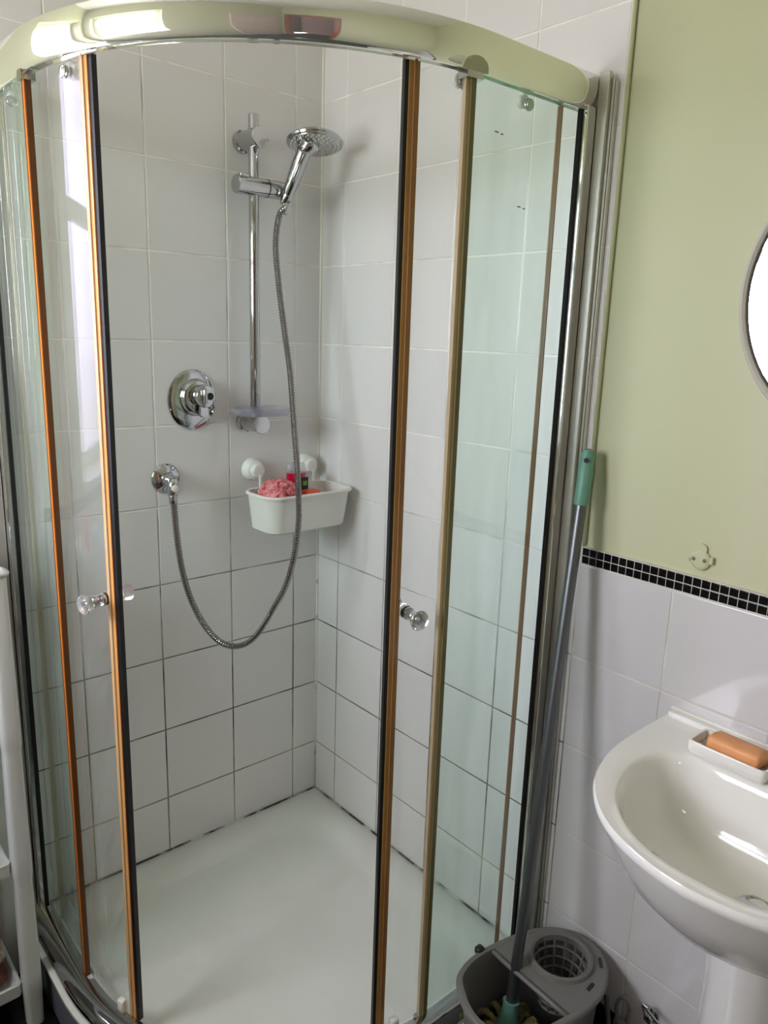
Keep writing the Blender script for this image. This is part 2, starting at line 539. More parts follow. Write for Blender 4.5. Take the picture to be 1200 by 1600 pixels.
# grout beds (slightly recessed behind the glaze)
GZ = 0.0010
obj('grout', box_vf(GZ, 0.0085, -0.8905, -0.0, 0.03, 2.405), 'grout_mouldy', wr)
obj('grout', box_vf(-SHA - 0.0005, 0.0, GZ, 0.0085, 0.03, 2.405), 'grout_mouldy', wb)
obj('grout', box_vf(GZ, 0.0085, -2.349, -0.8905, 0.05, 1.0325), 'grout_plain', wr)
obj('grout', box_vf(XL, -SHA - 0.0005, GZ, 0.0085, 0.05, 1.0325), 'grout_plain', wb)
# paint run along the return of the tiles
obj('tile_edge_bead', tube([(0.004, -0.8925, 1.036), (0.004, -0.893, 1.7), (0.004, -0.8925, 2.41)], 0.0042, 8), 'paint_green', wr, True)
bs1 = obj('baseboard_right', bbox(-0.004, 0.0085, YF, -0.885, FLOOR, 0.056, 0.003), 'skirting_black')
tag(bs1, 'low black skirting under the white tiles by the washbasin', 'skirting', kind='structure')
bs2 = obj('baseboard_back', bbox(XL, -0.885, -0.004, 0.0085, FLOOR, 0.056, 0.003), 'skirting_black')
tag(bs2, 'low black skirting on the back wall behind the trolley', 'skirting', kind='structure')
# corner and tray sealant
sl = obj('sealant_bead', tube([(-0.0015, -0.0015, 0.8), (-0.0015, -0.0015, 1.6), (-0.0015, -0.0015, 2.41)], 0.0038, 8), 'sealant_white', wb, True)
sl = obj('sealant_bead', tube([(-0.0015, -0.0015, 0.045), (-0.0015, -0.0015, 0.4), (-0.0015, -0.0015, 0.8)], 0.0034, 8), 'corner_sealant', wb, True)

# ------------------------------------------------------------------ shower tray
CX, CY = -0.275, -0.290          # centre of the quadrant's curve
def quad_loop(d, z, corner_r, R0=0.600, n_arc=28, n_c=10):
    """closed outline of the quadrant tray, offset inwards by d"""
    R = R0 - d
    x_w, y_w = -d * 1.0, -d * 1.0           # distance from the walls
    r = max(corner_r, 0.002)
    L = []
    # right wall from curve end to corner
    xe, ye = CX - R, CY - R
    L += [(x_w, ye * 0.0 + (CY - R), z)] if False else []
    re = min(0.03, R * 0.2)
    # outer end on the right wall (x = x_w, y = CY - R) with tiny round
    for k in range(4):
        t = k / 3 * PI / 2
        L.append((x_w - re + re * math.sin(t), CY - R + re - re * math.cos(t), z))
    for k in range(1, 7):
        t = k / 7
        L.append((x_w, (CY - R + re) * (1 - t) + (y_w - r) * t, z))
    for k in range(n_c):
        t = k / (n_c - 1) * PI / 2
        L.append((x_w - r + r * math.cos(t), y_w - r + r * math.sin(t), z))
    for k in range(1, 7):
        t = k / 7
        L.append(((x_w - r) * (1 - t) + (CX - R + re) * t, y_w, z))
    for k in range(4):
        t = k / 3 * PI / 2
        L.append((CX - R + re - re * math.sin(t), y_w - re + re * math.cos(t), z))
    for k in range(1, 6):
        t = k / 6
        L.append((CX - R, (y_w - re) * (1 - t) + CY * t, z))
    for k in range(n_arc + 1):
        t = k / n_arc * PI / 2
        L.append((CX - R * math.cos(t), CY - R * math.sin(t), z))
    for k in range(1, 6):
        t = k / 6
        L.append((CX * (1 - t) + (x_w - re) * t, CY - R, z))
    return L
TZ = 0.040
tr = thing('shower_tray', 'white quadrant shower tray filling the tiled corner', 'shower tray', (-0.4, -0.4, FLOOR))
loops = [quad_loop(0.012, TZ - 0.0130, 0.004), quad_loop(0.004, TZ - 0.0125, 0.004), quad_loop(0.001, TZ - 0.009, 0.004),
         quad_loop(0.0012, TZ - 0.002, 0.004), quad_loop(0.004, TZ, 0.006), quad_loop(0.058, TZ - 0.001, 0.05),
         quad_loop(0.070, TZ - 0.004, 0.07), quad_loop(0.082, TZ - 0.012, 0.085), quad_loop(0.094, TZ - 0.024, 0.10), quad_loop(0.106, TZ - 0.0295, 0.11),
         quad_loop(0.125, TZ - 0.032, 0.12), quad_loop(0.20, TZ - 0.033, 0.13)]
obj('tray_body', loft(loops, True, False, True), 'acrylic_tray', tr, math.radians(50))
obj('tray_apron_shaded', loft([quad_loop(0.014, FLOOR + 0.001, 0.004), quad_loop(0.008, FLOOR + .004, 0.004), quad_loop(0.006, TZ - 0.0132, 0.004)], True, False, False), 'tray_side_shaded', tr, math.radians(50))  # apron of the white tray, coloured grey to paint in its shade
pts = [(-0.002, -0.80, TZ + 0.001), (-0.002, -0.4, TZ + 0.001), (-0.003, -0.003, TZ + 0.001)]
obj('sealant_bead', tube(pts, 0.0028, 8), 'mould_sealant', tr, True)
pts = [(-0.003, -0.003, TZ + 0.001), (-0.4, -0.002, TZ + 0.001), (-0.83, -0.002, TZ + 0.001)]
obj('sealant_bead', tube(pts, 0.0028, 8), 'mould_sealant', tr, True)

# ------------------------------------------------------------------ shower enclosure
def track(R, q):
    """position on the enclosure line: q 0..1 straight from right wall, 1..2 curve, 2..3 straight to back wall"""
    if q <= 1: return (CX * q, CY - R)
    if q <= 2:
        t = (q - 1) * PI / 2
        return (CX - R * math.sin(t), CY - R * math.cos(t))
    return (CX - R, CY * (3 - q))
def qs(q0, q1, n=None):
    if n is None: n = max(2, int(abs(q1 - q0) * 30) + 1)
    s = [q0 + (q1 - q0) * k / n for k in range(n + 1)]
    for b in (1.0, 2.0):
        if min(q0, q1) < b < max(q0, q1) and all(abs(x - b) > 1e-4 for x in s): s.append(b)
    return sorted(s, reverse=q1 < q0)
def sweep(profile, q0, q1, n=None, closed=True):
    """profile = [(R, z)]"""
    loops = []
    for q in qs(q0, q1, n):
        loops.append([(*track(R, q), z) for R, z in profile])
    return loft(loops, closed, closed, closed)
def slab(q0, q1, R0, R1, z0, z1, n=None):
    return sweep([(R0, z0), (R1, z0), (R1, z1), (R0, z1)], q0, q1, n)

en = thing('shower_enclosure', 'curved chrome framed glass quadrant shower enclosure with open sliding doors', 'shower enclosure', (-0.45, -0.45, TZ))
E0, E1 = 0.09, 2.90
prof = [(.549, 1.829), (.5525, 1.832), (.5565, 1.842), (.5595, 1.855), (.5605, 1.868), (.560, 1.880), (.558, 1.8865), (.552, 1.889),
        (.530, 1.889), (.528, 1.885), (.528, 1.836), (.531, 1.829), (.5335, 1.829), (.5335, 1.838), (.5455, 1.838), (.5455, 1.829)]
obj('top_rail', sweep(prof, 0.040, 2.960, 92), 'rail_chrome', en, math.radians(28))
obj('bottom_rail', sweep([(.530, .041), (.589, .041), (.5895, .046), (.587, .055), (.580, .063), (.570, .068), (.556, .071), (.549, .071), (.548, .060), (.534, .058), (.530, .052)], 0.04, 2.96, 92), 'chrome', en, math.radians(28))
ZB, ZT = 0.052, 1.842
# fixed panes
obj('fixed_pane', slab(0.17, 1.050, .5375, .5435, ZB, ZT, 10), 'shower_glass_fixed', en)
p = obj('fixed_pane', slab(2.015, 2.86, .5375, .5435, ZB, ZT, 10), 'shower_glass_fixed', en)
s = obj('edge_strip', slab(1.049, 1.060, .536, .548, ZB + .010, 1.826, 3), 'olive_seal', en); s['label'] = 'aged olive strip on the right fixed pane'
obj('strip_lip', slab(1.060, 1.068, .534, .542, ZB + .010, 1.826, 2), 'cream_seal', s)
s2 = obj('edge_strip', slab(1.992, 2.018, .536, .547, ZB + .010, 1.824, 3), 'orange_seal', en); s2['label'] = 'aged orange strip on the left fixed pane'
obj('strip_core', slab(1.989, 1.992, .536, .546, ZB + .010, 1.824, 2), 'brown_core', s2)
obj('strip_groove', slab(2.000, 2.008, .547, .5478, ZB + .010, 1.824, 2), 'brown_core', s2)
for q in (1.058, 2.002):
    obj('strip_clip', slab(q - .020, q + .018, .530, .553, 1.818, 1.834, 3), 'chrome', en)
    obj('strip_clip', slab(q - .018, q + .016, .530, .553, ZB, ZB + .012, 3), 'chrome', en)
NQ = 24
capl = []
for i in range(NQ + 1):
    u = -1 + 2 * i / NQ
    zt = 1.8290 + .0175 * math.sqrt(max(0, 1 - u * u)) + .0012
    q = 1.058 + u * .030
    capl.append([(*track(.5500, q), 1.8285), (*track(.5535, q), 1.8285), (*track(.5535 + (zt - 1.8285) * .28, q), zt), (*track(.5500 + (zt - 1.8285) * .28, q), zt)])
obj('rail_cap', loft(capl, True, True, True), 'grey_cap', en, math.radians(40))

# sliding doors
def knob(q, z, parent):
    x, y = track(.531, q)
    n = Vector((x - CX, y - CY, 0)).normalized()
    x, y = track(.528, q)
    c = Vector((x, y, z))
    out = lathe(c, n, [(0.003, .0125), (.009, .0125), (.010, .0085), (.016, .0085), (.017, .011), (.020, .0105), (.036, .0125), (.044, .0165), (.049, .0172), (.051, .015), (.052, .004)], 28)
    k = obj('knob', out, 'acrylic_knob', parent, math.radians(50))
    return k, c, n
def door(name_label, q_lead, q_trail, leadm, sgn, trail_m, zk, qk, rollers):
    """sgn = direction from the leading edge into the pane (+1 / -1 in q)"""
    d = obj('sliding_door', slab(q_lead + sgn * .012, q_trail, .522, .528, ZB + .004, ZT - .01, 34), 'shower_glass', en, math.radians(30))
    d['label'] = name_label
    a = q_lead
    obj('edge_seal', slab(a + sgn * .021, a, .519, .531, ZB, ZT - .01, 3), leadm, d)
    obj('edge_rib', slab(a + sgn * .014, a + sgn * .009, .531, .5335, ZB, ZT - .01, 2), 'cream_seal' if leadm == 'amber_seal' else 'tan_seal', d)
    m = obj('magnetic_strip', slab(a, a - sgn * (.010 if sgn > 0 else .008), .519, .529, ZB - .002, ZT - .01, 3), 'black_rubber', d)
    m['label'] = 'black magnetic closing strip'
    obj('trailing_seal', slab(q_trail, q_trail + sgn * .012, .520, .530, ZB + .004, ZT - .01, 2), trail_m, d)
    # knob: outside, washers and inside twin
    x, y = track(.528, qk)
    n = Vector((x - CX, y - CY, 0)).normalized() if 1 < qk < 2 else Vector((0, -1, 0))
    c = Vector((x, y, zk))
    obj('knob', lathe(c + n * .013, n, [(0, .0105), (.003, .011), (.020, .0118), (.028, .0155), (.034, .0180), (.0365, .0165), (.0372, .004)], 28), 'acrylic_knob', d, math.radians(50))
    obj('knob_washer', lathe(c + n * .0005, n, [(0, .0125), (.004, .0125), (.0042, .009), (.007, .009), (.0072, .012), (.0125, .012)], 28), 'chrome', d, math.radians(40))
    obj('knob_washer', lathe(c + n * .0047, n, [(0, .0102), (.002, .0102)], 24), 'black_rubber', d)
    obj('knob_core', lathe(c + n * .013, n, [(0, .0045), (.021, .0045), (.0225, .003)], 16), 'chrome', d, True)
    ci = Vector((*track(.522, qk), zk))
    obj('inner_knob', lathe(ci, -n, [(0.0005, .0125), (.006, .0125), (.007, .0105), (.024, .0118), (.032, .0155), (.038, .0180), (.0405, .0165), (.041, .004)], 28), 'acrylic_knob', d, math.radians(50))
    for qr in rollers:
        x, y = track(.528, qr)
        nn = Vector((x - CX, y - CY, 0)).normalized() if 1 < qr < 2 else Vector((0, -1, 0))
        cc = Vector((x, y, 1.815))
        r = obj('roller', lathe(cc + nn * .0005, nn, [(0, .010), (.003, .010), (.004, .0085), (.006, .0085), (.0065, .004)], 20), 'chrome', d, math.radians(40))
        ci = Vector((*track(.522, qr), 1.822))
        obj('roller_wheel', lathe(ci, -nn, [(0.0005, .011), (.010, .011), (.011, .009), (.013, .004)], 20), 'white_plastic', d, True)
    return d
dR = door('right sliding door pushed behind the fixed pane', 1.181, 0.29, 'amber_seal_right', -1, 'tan_seal', 0.955, 1.142, (1.06, 0.62))
dL = door('left sliding door pushed towards the back wall', 1.793, 2.68, 'amber_seal', 1, 'cream_seal', 0.955, 1.822, (1.862, 2.45))
# bottom guides of the doors
for q, d in ((1.835, dL), (1.135, dR)):
    x, y = track(.525, q)
    g = bbox(-.009, .009, -.007, .007, -.012, .030, .004)
    ang = math.atan2(y - CY, x - CX)
    bmesh.ops.rotate(g, verts=g.verts, cent=(0, 0, 0), matrix=Matrix.Rotation(ang + PI / 2, 3, 'Z'))
    bmesh.ops.translate(g, verts=g.verts, vec=(*track(.536, q), ZB + 0.004))
    obj('guide_clip', g, 'white_plastic', d, True)
# certification marks printed on the right fixed pane (two small illegible dashes)
for cx, cz in ((-0.256, 1.754), (-0.189, 1.6486)):
    y = CY - .5438
    for dx, w, h in ((-.006, .009, .0009), (.007, .006, .0009)):
        obj('printed_mark', box_vf(cx + dx - w / 2, cx + dx + w / 2, y - .0003, y, cz - dx * .1 - h, cz - dx * .1 + h), 'print_grey', en)
# wall posts
def post(side):
    def B(u0, u1, w0, w1, z0, z1, b=.0015):
        # u = distance from wall, w = distance outwards along the other axis (the Y / X offset)
        if side == 'R': return bbox(-u1, -u0, -w1, -w0, z0, z1, b)
        return bbox(-w1 + .014, -w0 + .014, -u1, -u0, z0, z1, b)
    t = obj('wall_post', B(.0005, .010, .8515, .880, TZ + .001, 1.876), 'post_chrome', en)
    obj('post_cover', B(.0105, .022, .8515, .872, TZ + .001, 1.890), 'post_chrome', t)
    obj('post_ridge', B(.0105, .0135, .8725, .8775, TZ + .001, 1.880, .0008), 'post_chrome', t)
    obj('glass_channel', B(.0005, .046, .8305, .8505, TZ + .012, 1.835, .002), 'channel_chrome', t)
    obj('gasket', B(.0462, .0495, .8310, .8400, TZ + .03, 1.83, .0008), 'black_rubber', t)
post('R'); post('L')

# ------------------------------------------------------------------ shower fittings on the back wall
BY = -0.055
BX = -0.240
rr = thing('shower_riser_rail', 'vertical chrome riser rail on the back wall', 'riser rail', (BX, 0, 1.2))
obj('pole', lathe((BX, BY, 1.205), (0, 0, 1), [(0, .0115), (.002, .0125), (.713, .0125), (.716, .0110)], 28), 'chrome', rr, math.radians(40))
for z in (1.868, 1.200):
    b1 = obj('wall_bracket', lathe((BX, -0.0015, z), (0, -1, 0), [(0, .026), (.012, .026), (.013, .0225), (.078, .0225), (.0795, .021)], 32), 'chrome', rr, math.radians(40))
    obj('bracket_cap', lathe((BX, -0.0815, z), (0, -1, 0), [(0, .0235), (.005, .0235), (.0065, .022), (.0068, .003)], 32), 'chrome_dull', b1, math.radians(40))
hz = 1.762
ho = obj('slider_holder', lathe((BX - .052, BY - .004, hz), (1, 0, 0), [(0, .0195), (.0015, .021), (.082, .021), (.0822, .0205), (.0845, .0205), (.0847, .021), (.138, .021), (.140, .0195)], 32), 'chrome', rr, math.radians(40))
obj('holder_ring', lathe((BX + .0300, BY - .004, hz), (1, 0, 0), [(0, .0214), (.0025, .0214)], 32), 'black_rubber', ho)
obj('release_button', bbox(BX - .042, BX - .018, BY - .012, BY + .006, hz + .018, hz + .026, .002), 'chrome_dull', ho, True)

sd = thing('soap_dish', 'clear plastic oval soap dish clipped at the foot of the riser rail', 'soap dish', (BX, BY, 1.225))
loops = []
for s_, z in ((.55, 1.2262), (.80, 1.2270), (.95, 1.234), (1.0, 1.243), (1.03, 1.243), (.985, 1.232), (.82, 1.2240), (.55, 1.2235)):
    loops.append([(BX + .002 + .086 * s_ * math.cos(2 * PI * k / 40), BY - .030 + .056 * s_ * math.sin(2 * PI * k / 40), z) for k in range(40)])
obj('dish', loft(loops, True, True, True), 'clear_plastic', sd, math.radians(50))
obj('dish_clip', lathe((BX, BY, 1.2265), (0, 0, 1), [(0, .019), (.016, .019), (.016, .0130), (0, .0130)], 24), 'clear_plastic', sd, math.radians(50))

# hand shower
hs = thing('hand_shower', 'chrome hand shower with a broad round head in the riser holder', 'shower head', (-0.165, -0.08, 1.74))
HC = Vector((-0.132, -0.150, 1.866))
HN = Vector((-0.115, -0.165, -0.95)).normalized()       # spray direction
hb = Vector((-0.166, -0.085, 1.748))
he = Vector((-0.152, -0.138, 1.846))
hp = [hb.lerp(he, k / 15) for k in range(16)]
obj('handle', tube(hp, lambda i: .0125 + .0055 * (i / 15) ** .8 + .0015 * math.sin(i / 15 * PI), 24), 'chrome', hs, True)
obj('neck', lathe(he, HC - HN * .004 - he, [(-.008, .013), (0, .0180), (.012, .022), (.024, .026)], 24), 'chrome', hs, True)
pl, _ = smooth_path([p + Vector((-.007, -.0142, .002)) for p in hp[4:12]], 8)
obj('handle_inset', tube(pl, lambda i: .0030 + .0032 * math.sin(i / 7 * PI), 12), 'chrome_dull', hs, True)
obj('handle_collar', lathe(hb - Vector((0, 0, .0)) , (HC - hb), [(-.022, .0085), (-.012, .011), (0, .0135), (.012, .0135), (.014, .012)], 24), 'chrome', hs, math.radians(40))
hd = obj('spray_head', lathe(HC, HN, [(-.020, .012), (-.017, .030), (-.011, .050), (-.004, .063), (.002, .0672), (.006, .066), (.0075, .062)], 44), 'chrome', hs, math.radians(50))
obj('spray_face', lathe(HC + HN * .0076, HN, [(0, .061), (.002, .0600), (.0026, .052), (.003, .004)], 40), 'chrome_dull', hd, math.radians(40))
_, hu, hw = frame_of(HN)
noz = []
for rad, cnt in ((.012, 6), (.024, 12), (.036, 18), (.048, 24), (.056, 28)):
    for k in range(cnt):
        t = 2 * PI * k / cnt
        noz.append(lathe(HC + HN * .0100 + hu * rad * math.cos(t) + hw * rad * math.sin(t), HN, [(0, .0017), (.0026, .0012)], 6))
nz = obj('spray_nozzles', join(*noz), 'white_plastic', hd)
nz['kind'] = 'stuff'

# hose
hose_pts = [(-0.168, -0.085, 1.722), (-0.190, -0.088, 1.70), (-0.2025, -0.092, 1.64), (-0.204, -0.10, 1.577), (-0.203, -0.125, 1.455), (-0.199, -0.15, 1.33), (-0.207, -0.18, 1.205), (-0.220, -0.215, 1.095),
            (-0.2205, -0.222, 0.98), (-0.222, -0.205, 0.88), (-0.231, -0.18, 0.797), (-0.247, -0.15, 0.733), (-0.285, -0.14, 0.674), (-0.317, -0.13, 0.646), (-0.354, -0.12, 0.644),
            (-0.388, -0.11, 0.666), (-0.421, -0.10, 0.714), (-0.449, -0.09, 0.784), (-0.464, -0.08, 0.858), (-0.470, -0.07, 0.937), (-0.470, -0.060, 1.005), (-0.470, -0.055, 1.042)]
NP = 250 * 4
hp2, hl = smooth_path(hose_pts, NP)
ho_ = thing('shower_hose', 'ribbed steel shower hose hanging in a long loop', 'hose', hose_pts[13])
obj('hose_body', tube(hp2, lambda i: (.0082, .0082, .0064, .0064)[i % 4], 10), 'hose_steel', ho_, math.radians(30))
obj('hose_nut', lathe(hose_pts[0], (0.55, 0, 0.9), [(-.016, .0085), (-.014, .0095), (.012, .0105), (.014, .009)], 20), 'chrome', ho_, math.radians(40))
obj('hose_nut', lathe((-0.470, -0.055, 1.030), (0, 0, 1), [(-.012, .0085), (-.010, .0100), (.012, .0105), (.014, .009)], 20), 'chrome', ho_, math.radians(40))

# wall outlet elbow
el = thing('hose_outlet_elbow', 'round chrome wall outlet with the hose screwed below it', 'wall outlet', (-0.463, 0, 1.07))
obj('flange', lathe((-0.463, -0.0015, 1.071), (0, -1, 0), [(0, .0365), (.003, .0365), (.009, .031), (.013, .020), (.015, .0175), (.036, .0135), (.038, .0120)], 36), 'chrome', el, math.radians(35))
ep, _ = smooth_path([(-0.463, -0.030, 1.072), (-0.466, -0.050, 1.072), (-0.470, -0.056, 1.062), (-0.470, -0.055, 1.040)], 12)
obj('spout', tube(ep, .0120, 20), 'chrome', el, True)
obj('set_screw', lathe((-0.470, -0.067, 1.058), (0, -1, 0), [(-.004, .0085), (.003, .0085), (.004, .007), (.0042, .001)], 20), 'white_plastic', el, math.radians(40))

# thermostatic valve
VX, VZ = -0.387, 1.260
va = thing('shower_valve', 'oval chrome shower mixer valve plate with round control knob', 'shower valve', (VX, 0, VZ))
def oval(dy, a, b, cx=0.0, cz=0.0, n=44):
    return [(VX + cx + a * math.cos(2 * PI * k / n), dy, VZ + cz + b * math.sin(2 * PI * k / n)) for k in range(n)]
obj('backplate', loft([oval(-.0012, .0640, .0735), oval(-.004, .0640, .0735), oval(-.007, .0600, .0695), oval(-.0095, .046, .0545)], True, True, True), 'chrome', va, math.radians(30))
obj('escutcheon', loft([oval(-.0096, .043, .046, .006, .006), oval(-.022, .041, .044, .006, .006), oval(-.027, .036, .039, .006, .006), oval(-.028, .030, .032, .006, .006)], True, True, True), 'chrome', va, math.radians(40))
dl = obj('control_knob', lathe((VX + .010, -0.0285, VZ + .012), (0, -1, 0), [(0, .026), (.004, .0275), (.026, .0275), (.031, .025), (.0325, .020), (.033, .002)], 36), 'chrome', va, math.radians(35))
obj('knob_grip', bbox(VX - .006, VX + .004, -.078, -.062, VZ - .006, VZ + .032, .004, 3), 'chrome', dl, True)
obj('knob_dot', lathe((VX + .018, -0.0617, VZ + .012), (0, -1, 0), [(0, .009), (.0012, .0085), (.0015, .002)], 20), 'black_rubber', dl)
lv = loft([[(VX + .010 + x * s1, y, VZ + .012 + z) for x, z in ((-.010, -.018), (.010, -.018), (.016, -.046), (-.002, -.052), (-.012, -.044))] for s1, y in ((1, -.030), (1, -.040), (.8, -.044))], True, True, True)
obj('lever', lv, 'chrome', va)

# ------------------------------------------------------------------ suction caddy
cd = thing('suction_caddy', 'white plastic suction basket in the shower corner', 'shower caddy', (-0.15, -0.12, 0.93))
def rrect(x0, x1, y0, y1, r, z, n=7):
    L = []
    for cx, cy, a0 in ((x1 - r, y1 - r, 0), (x0 + r, y1 - r, 90), (x0 + r, y0 + r, 180), (x1 - r, y0 + r, 270)):
        for k in range(n):
            t = math.radians(a0 + 90 * k / (n - 1))
            L.append((cx + r * math.cos(t), cy + r * math.sin(t), z))
    return L
x0, x1, y0, y1 = -0.2850, -0.0140, -0.196, -0.050
L = [rrect(x0 + .024, x1 - .018, y0 + .026, y1 - .006, .030, .9310), rrect(x0 + .018, x1 - .014, y0 + .020, y1 - .004, .034, .936),
     rrect(x0 + .006, x1 - .005, y0 + .007, y1 - .002, .040, 1.024), rrect(x0 + .0055, x1 - .0045, y0 + .0065, y1 - .0018, .040, 1.026),
     rrect(x0, x1, y0, y1, .042, 1.026), rrect(x0 - .0005, x1 + .0005, y0 - .0005, y1 + .0005, .042, 1.030), rrect(x0 + .002, x1 - .002, y0 + .002, y1 - .002, .041, 1.033),
     rrect(x0 + .009, x1 - .009, y0 + .010, y1 - .006, .036, 1.032), rrect(x0 + .020, x1 - .017, y0 + .022, y1 - .008, .031, .938), rrect(x0 + .03, x1 - .03, y0 + .03, y1 - .02, .02, .9355)]
obj('basket', loft(L, True, True, True), 'white_plastic', cd, math.radians(40))
for cx in (-0.221, -0.051):
    k_ = obj('suction_cup', lathe((cx, -0.0015, 1.073), (0, -1, 0), [(0, .0300), (.003, .0300), (.010, .0275), (.012, .0255), (.024, .0245), (.026, .0185), (.038, .0175), (.040, .0155), (.0402, .002)], 32), 'white_plastic', cd, math.radians(35))
    obj('hanger_arm', bbox(cx - .004, cx + .004, -.0500, -.044, 1.012, 1.062, .002), 'white_plastic', k_)

# loofah: a crumpled knot of mesh ruffles
def loofah(c, sx, sy, sz):
    parts = []
    core = bmesh.new()
    bmesh.ops.create_icosphere(core, subdivisions=4, radius=1)
    for v in core.verts:
        d = v.co.normalized()
        w = 1 + .10 * math.sin(9 * d.x + 5 * d.z + 3 * math.sin(5 * d.y)) + .07 * math.sin(17 * d.y + 11 * d.z * d.x + 4)
        v.co = Vector((c[0] + d.x * sx * w * .92, c[1] + d.y * sy * w * .92, c[2] + d.z * sz * w * .92))
    V = [tuple(v.co) for v in core.verts]
    F = [tuple(v.index for v in f.verts) for f in core.faces]
    core.free()
    parts.append((V, F))
    rnd = random.Random(3)
    for k in range(26):
        a0, e0 = rnd.uniform(0, 2 * PI), rnd.uniform(-.3, 1.4)
        ax = Vector((math.cos(a0) * math.cos(e0), math.sin(a0) * math.cos(e0), math.sin(e0)))
        _, u, w = frame_of(ax)
        ph, tilt = rnd.uniform(0, 6), rnd.uniform(.3, .9)
        loops = []
        N = 44
        for i in range(N):
            t = 4.6 * i / (N - 1)
            d = (ax * tilt + (u * math.cos(t) + w * math.sin(t)) * (1 - tilt * .35)).normalized()
            wob = 1.0 + .06 * math.sin(6 * t + ph)
            o_ = d * wob; i_ = d * (wob * .80)
            off = ax * (.07 * math.sin(8 * t + ph))
            loops.append([Vector((c[0] + (o_ + off).x * sx, c[1] + (o_ + off).y * sy, c[2] + (o_ + off).z * sz)),
                          Vector((c[0] + i_.x * sx, c[1] + i_.y * sy, c[2] + i_.z * sz)),
                          Vector((c[0] + (i_ + off * .1).x * sx, c[1] + i_.y * sy + .0008, c[2] + i_.z * sz + .0008)),
                          Vector((c[0] + (o_ + off).x * sx, c[1] + (o_ + off).y * sy + .0012, c[2] + (o_ + off).z * sz + .0012))])
        parts.append(loft(loops, True, True, True))
    return join(*parts)
lo = obj('loofah', loofah((-0.212, -0.122, 1.018), .053, .047, .046), 'loofah_pink', None, True)
tag(lo, 'pink mesh bath loofah lying in the white shower basket', 'loofah')
# bottle standing cap down
bt = thing('shower_gel_bottle', 'upended shower gel bottle with red gel and clear base in the basket', 'bottle', (-0.132, -0.080, 0.9365))
def ovalb(z, a, b, n=28): return [(-0.132 + a * math.cos(2 * PI * k / n), -0.080 + b * math.sin(2 * PI * k / n), z) for k in range(n)]
obj('gel_body', loft([ovalb(.958, .018, .012), ovalb(.966, .026, .015), ovalb(1.03, .028, .017), ovalb(1.068, .029, .0175)], True, True, True), 'gel_red', bt, math.radians(40))
obj('clear_top', loft([ovalb(1.0682, .029, .0175), ovalb(1.086, .0285, .017), ovalb(1.092, .026, .015), ovalb(1.093, .018, .009)], True, False, True), 'clear_plastic', bt, math.radians(40))
obj('bottle_cap', loft([ovalb(.9366, .021, .013), ovalb(.9578, .021, .013)], True, True, True), 'orange_plastic', bt, math.radians(40))
obj('bottle_label', box_vf(-0.128, -0.106, -0.0990, -0.0965, 1.005, 1.056), 'label_dark', bt)
obj('bottle_label', box_vf(-0.123, -0.110, -0.0996, -0.0992, 1.034, 1.046), 'label_green', bt)
op = obj('razor_case', bbox(-0.147, -0.102, -0.155, -0.118, .9366, 1.030, .008, 3), 'orange_plastic', None, True)
tag(op, 'small orange tube half hidden behind the loofah in the basket', 'tube')

# ------------------------------------------------------------------ mirror and wall fixing
MY, MZ, MR = -1.377, 1.512, 0.2335
mi = thing('round_mirror', 'round wall mirror with pale metal frame at the right edge', 'mirror', (0.008, MY, MZ - MR))
def ringprof(prof, cx, n=72):
    loops = []
    for k in range(n + 1):
        t = 2 * PI * k / n
        loops.append([(cx - dx, MY + r * math.cos(t), MZ + r * math.sin(t)) for dx, r in prof])
    return loft(loops, True)
obj('mirror_frame', ringprof([(0, MR - .012), (0, MR - .001), (.014, MR), (.022, MR - .004), (.024, MR - .009), (.021, MR - .013), (.012, MR - .014)], 0.0075), 'mirror_frame', mi, math.radians(40))
obj('frame_gasket', ringprof([(.010, MR - .0155), (.0165, MR - .0155), (.0165, MR - .0140), (.010, MR - .0140)], 0.0075), 'black_rubber', mi)
obj('mirror_glass', lathe((0.0070, MY, MZ), (-1, 0, 0), [(0, MR - .016), (.0145, MR - .016)], 72), 'mirror_glass', mi)

wx = thing('wall_fixing', 'old round fixing plate painted over in wall green above the mosaic', 'wall bracket', (0.008, -1.131, 1.067))
obj('fixing_disc', lathe((0.0078, -1.131, 1.064), (-1, 0, 0), [(0, .0180), (.005, .0180), (.007, .0160), (.0075, .012), (.0075, .002)], 28), 'paint_green', wx, math.radians(40))
obj('fixing_wing', bbox(.0005, .0078, -1.1545, -1.1485, 1.060, 1.073, .001), 'paint_green', wx)
obj('fixing_wing', bbox(.0020, .0078, -1.1125, -1.1075, 1.0575, 1.062, .001), 'paint_green', wx)
obj('fixing_tab', lathe((0.0078, -1.131, 1.083), (-1, 0, 0), [(0, .010), (.004, .010), (.005, .009), (.005, .001)], 20), 'paint_green', wx, math.radians(40))
for dy in (-.0095, .0105):
    obj('screw', lathe((0.0002, -1.131 + dy, 1.065), (-1, 0, 0), [(0, .0036), (.0014, .0034), (.0015, .001)], 14), 'chrome_dull', wx)

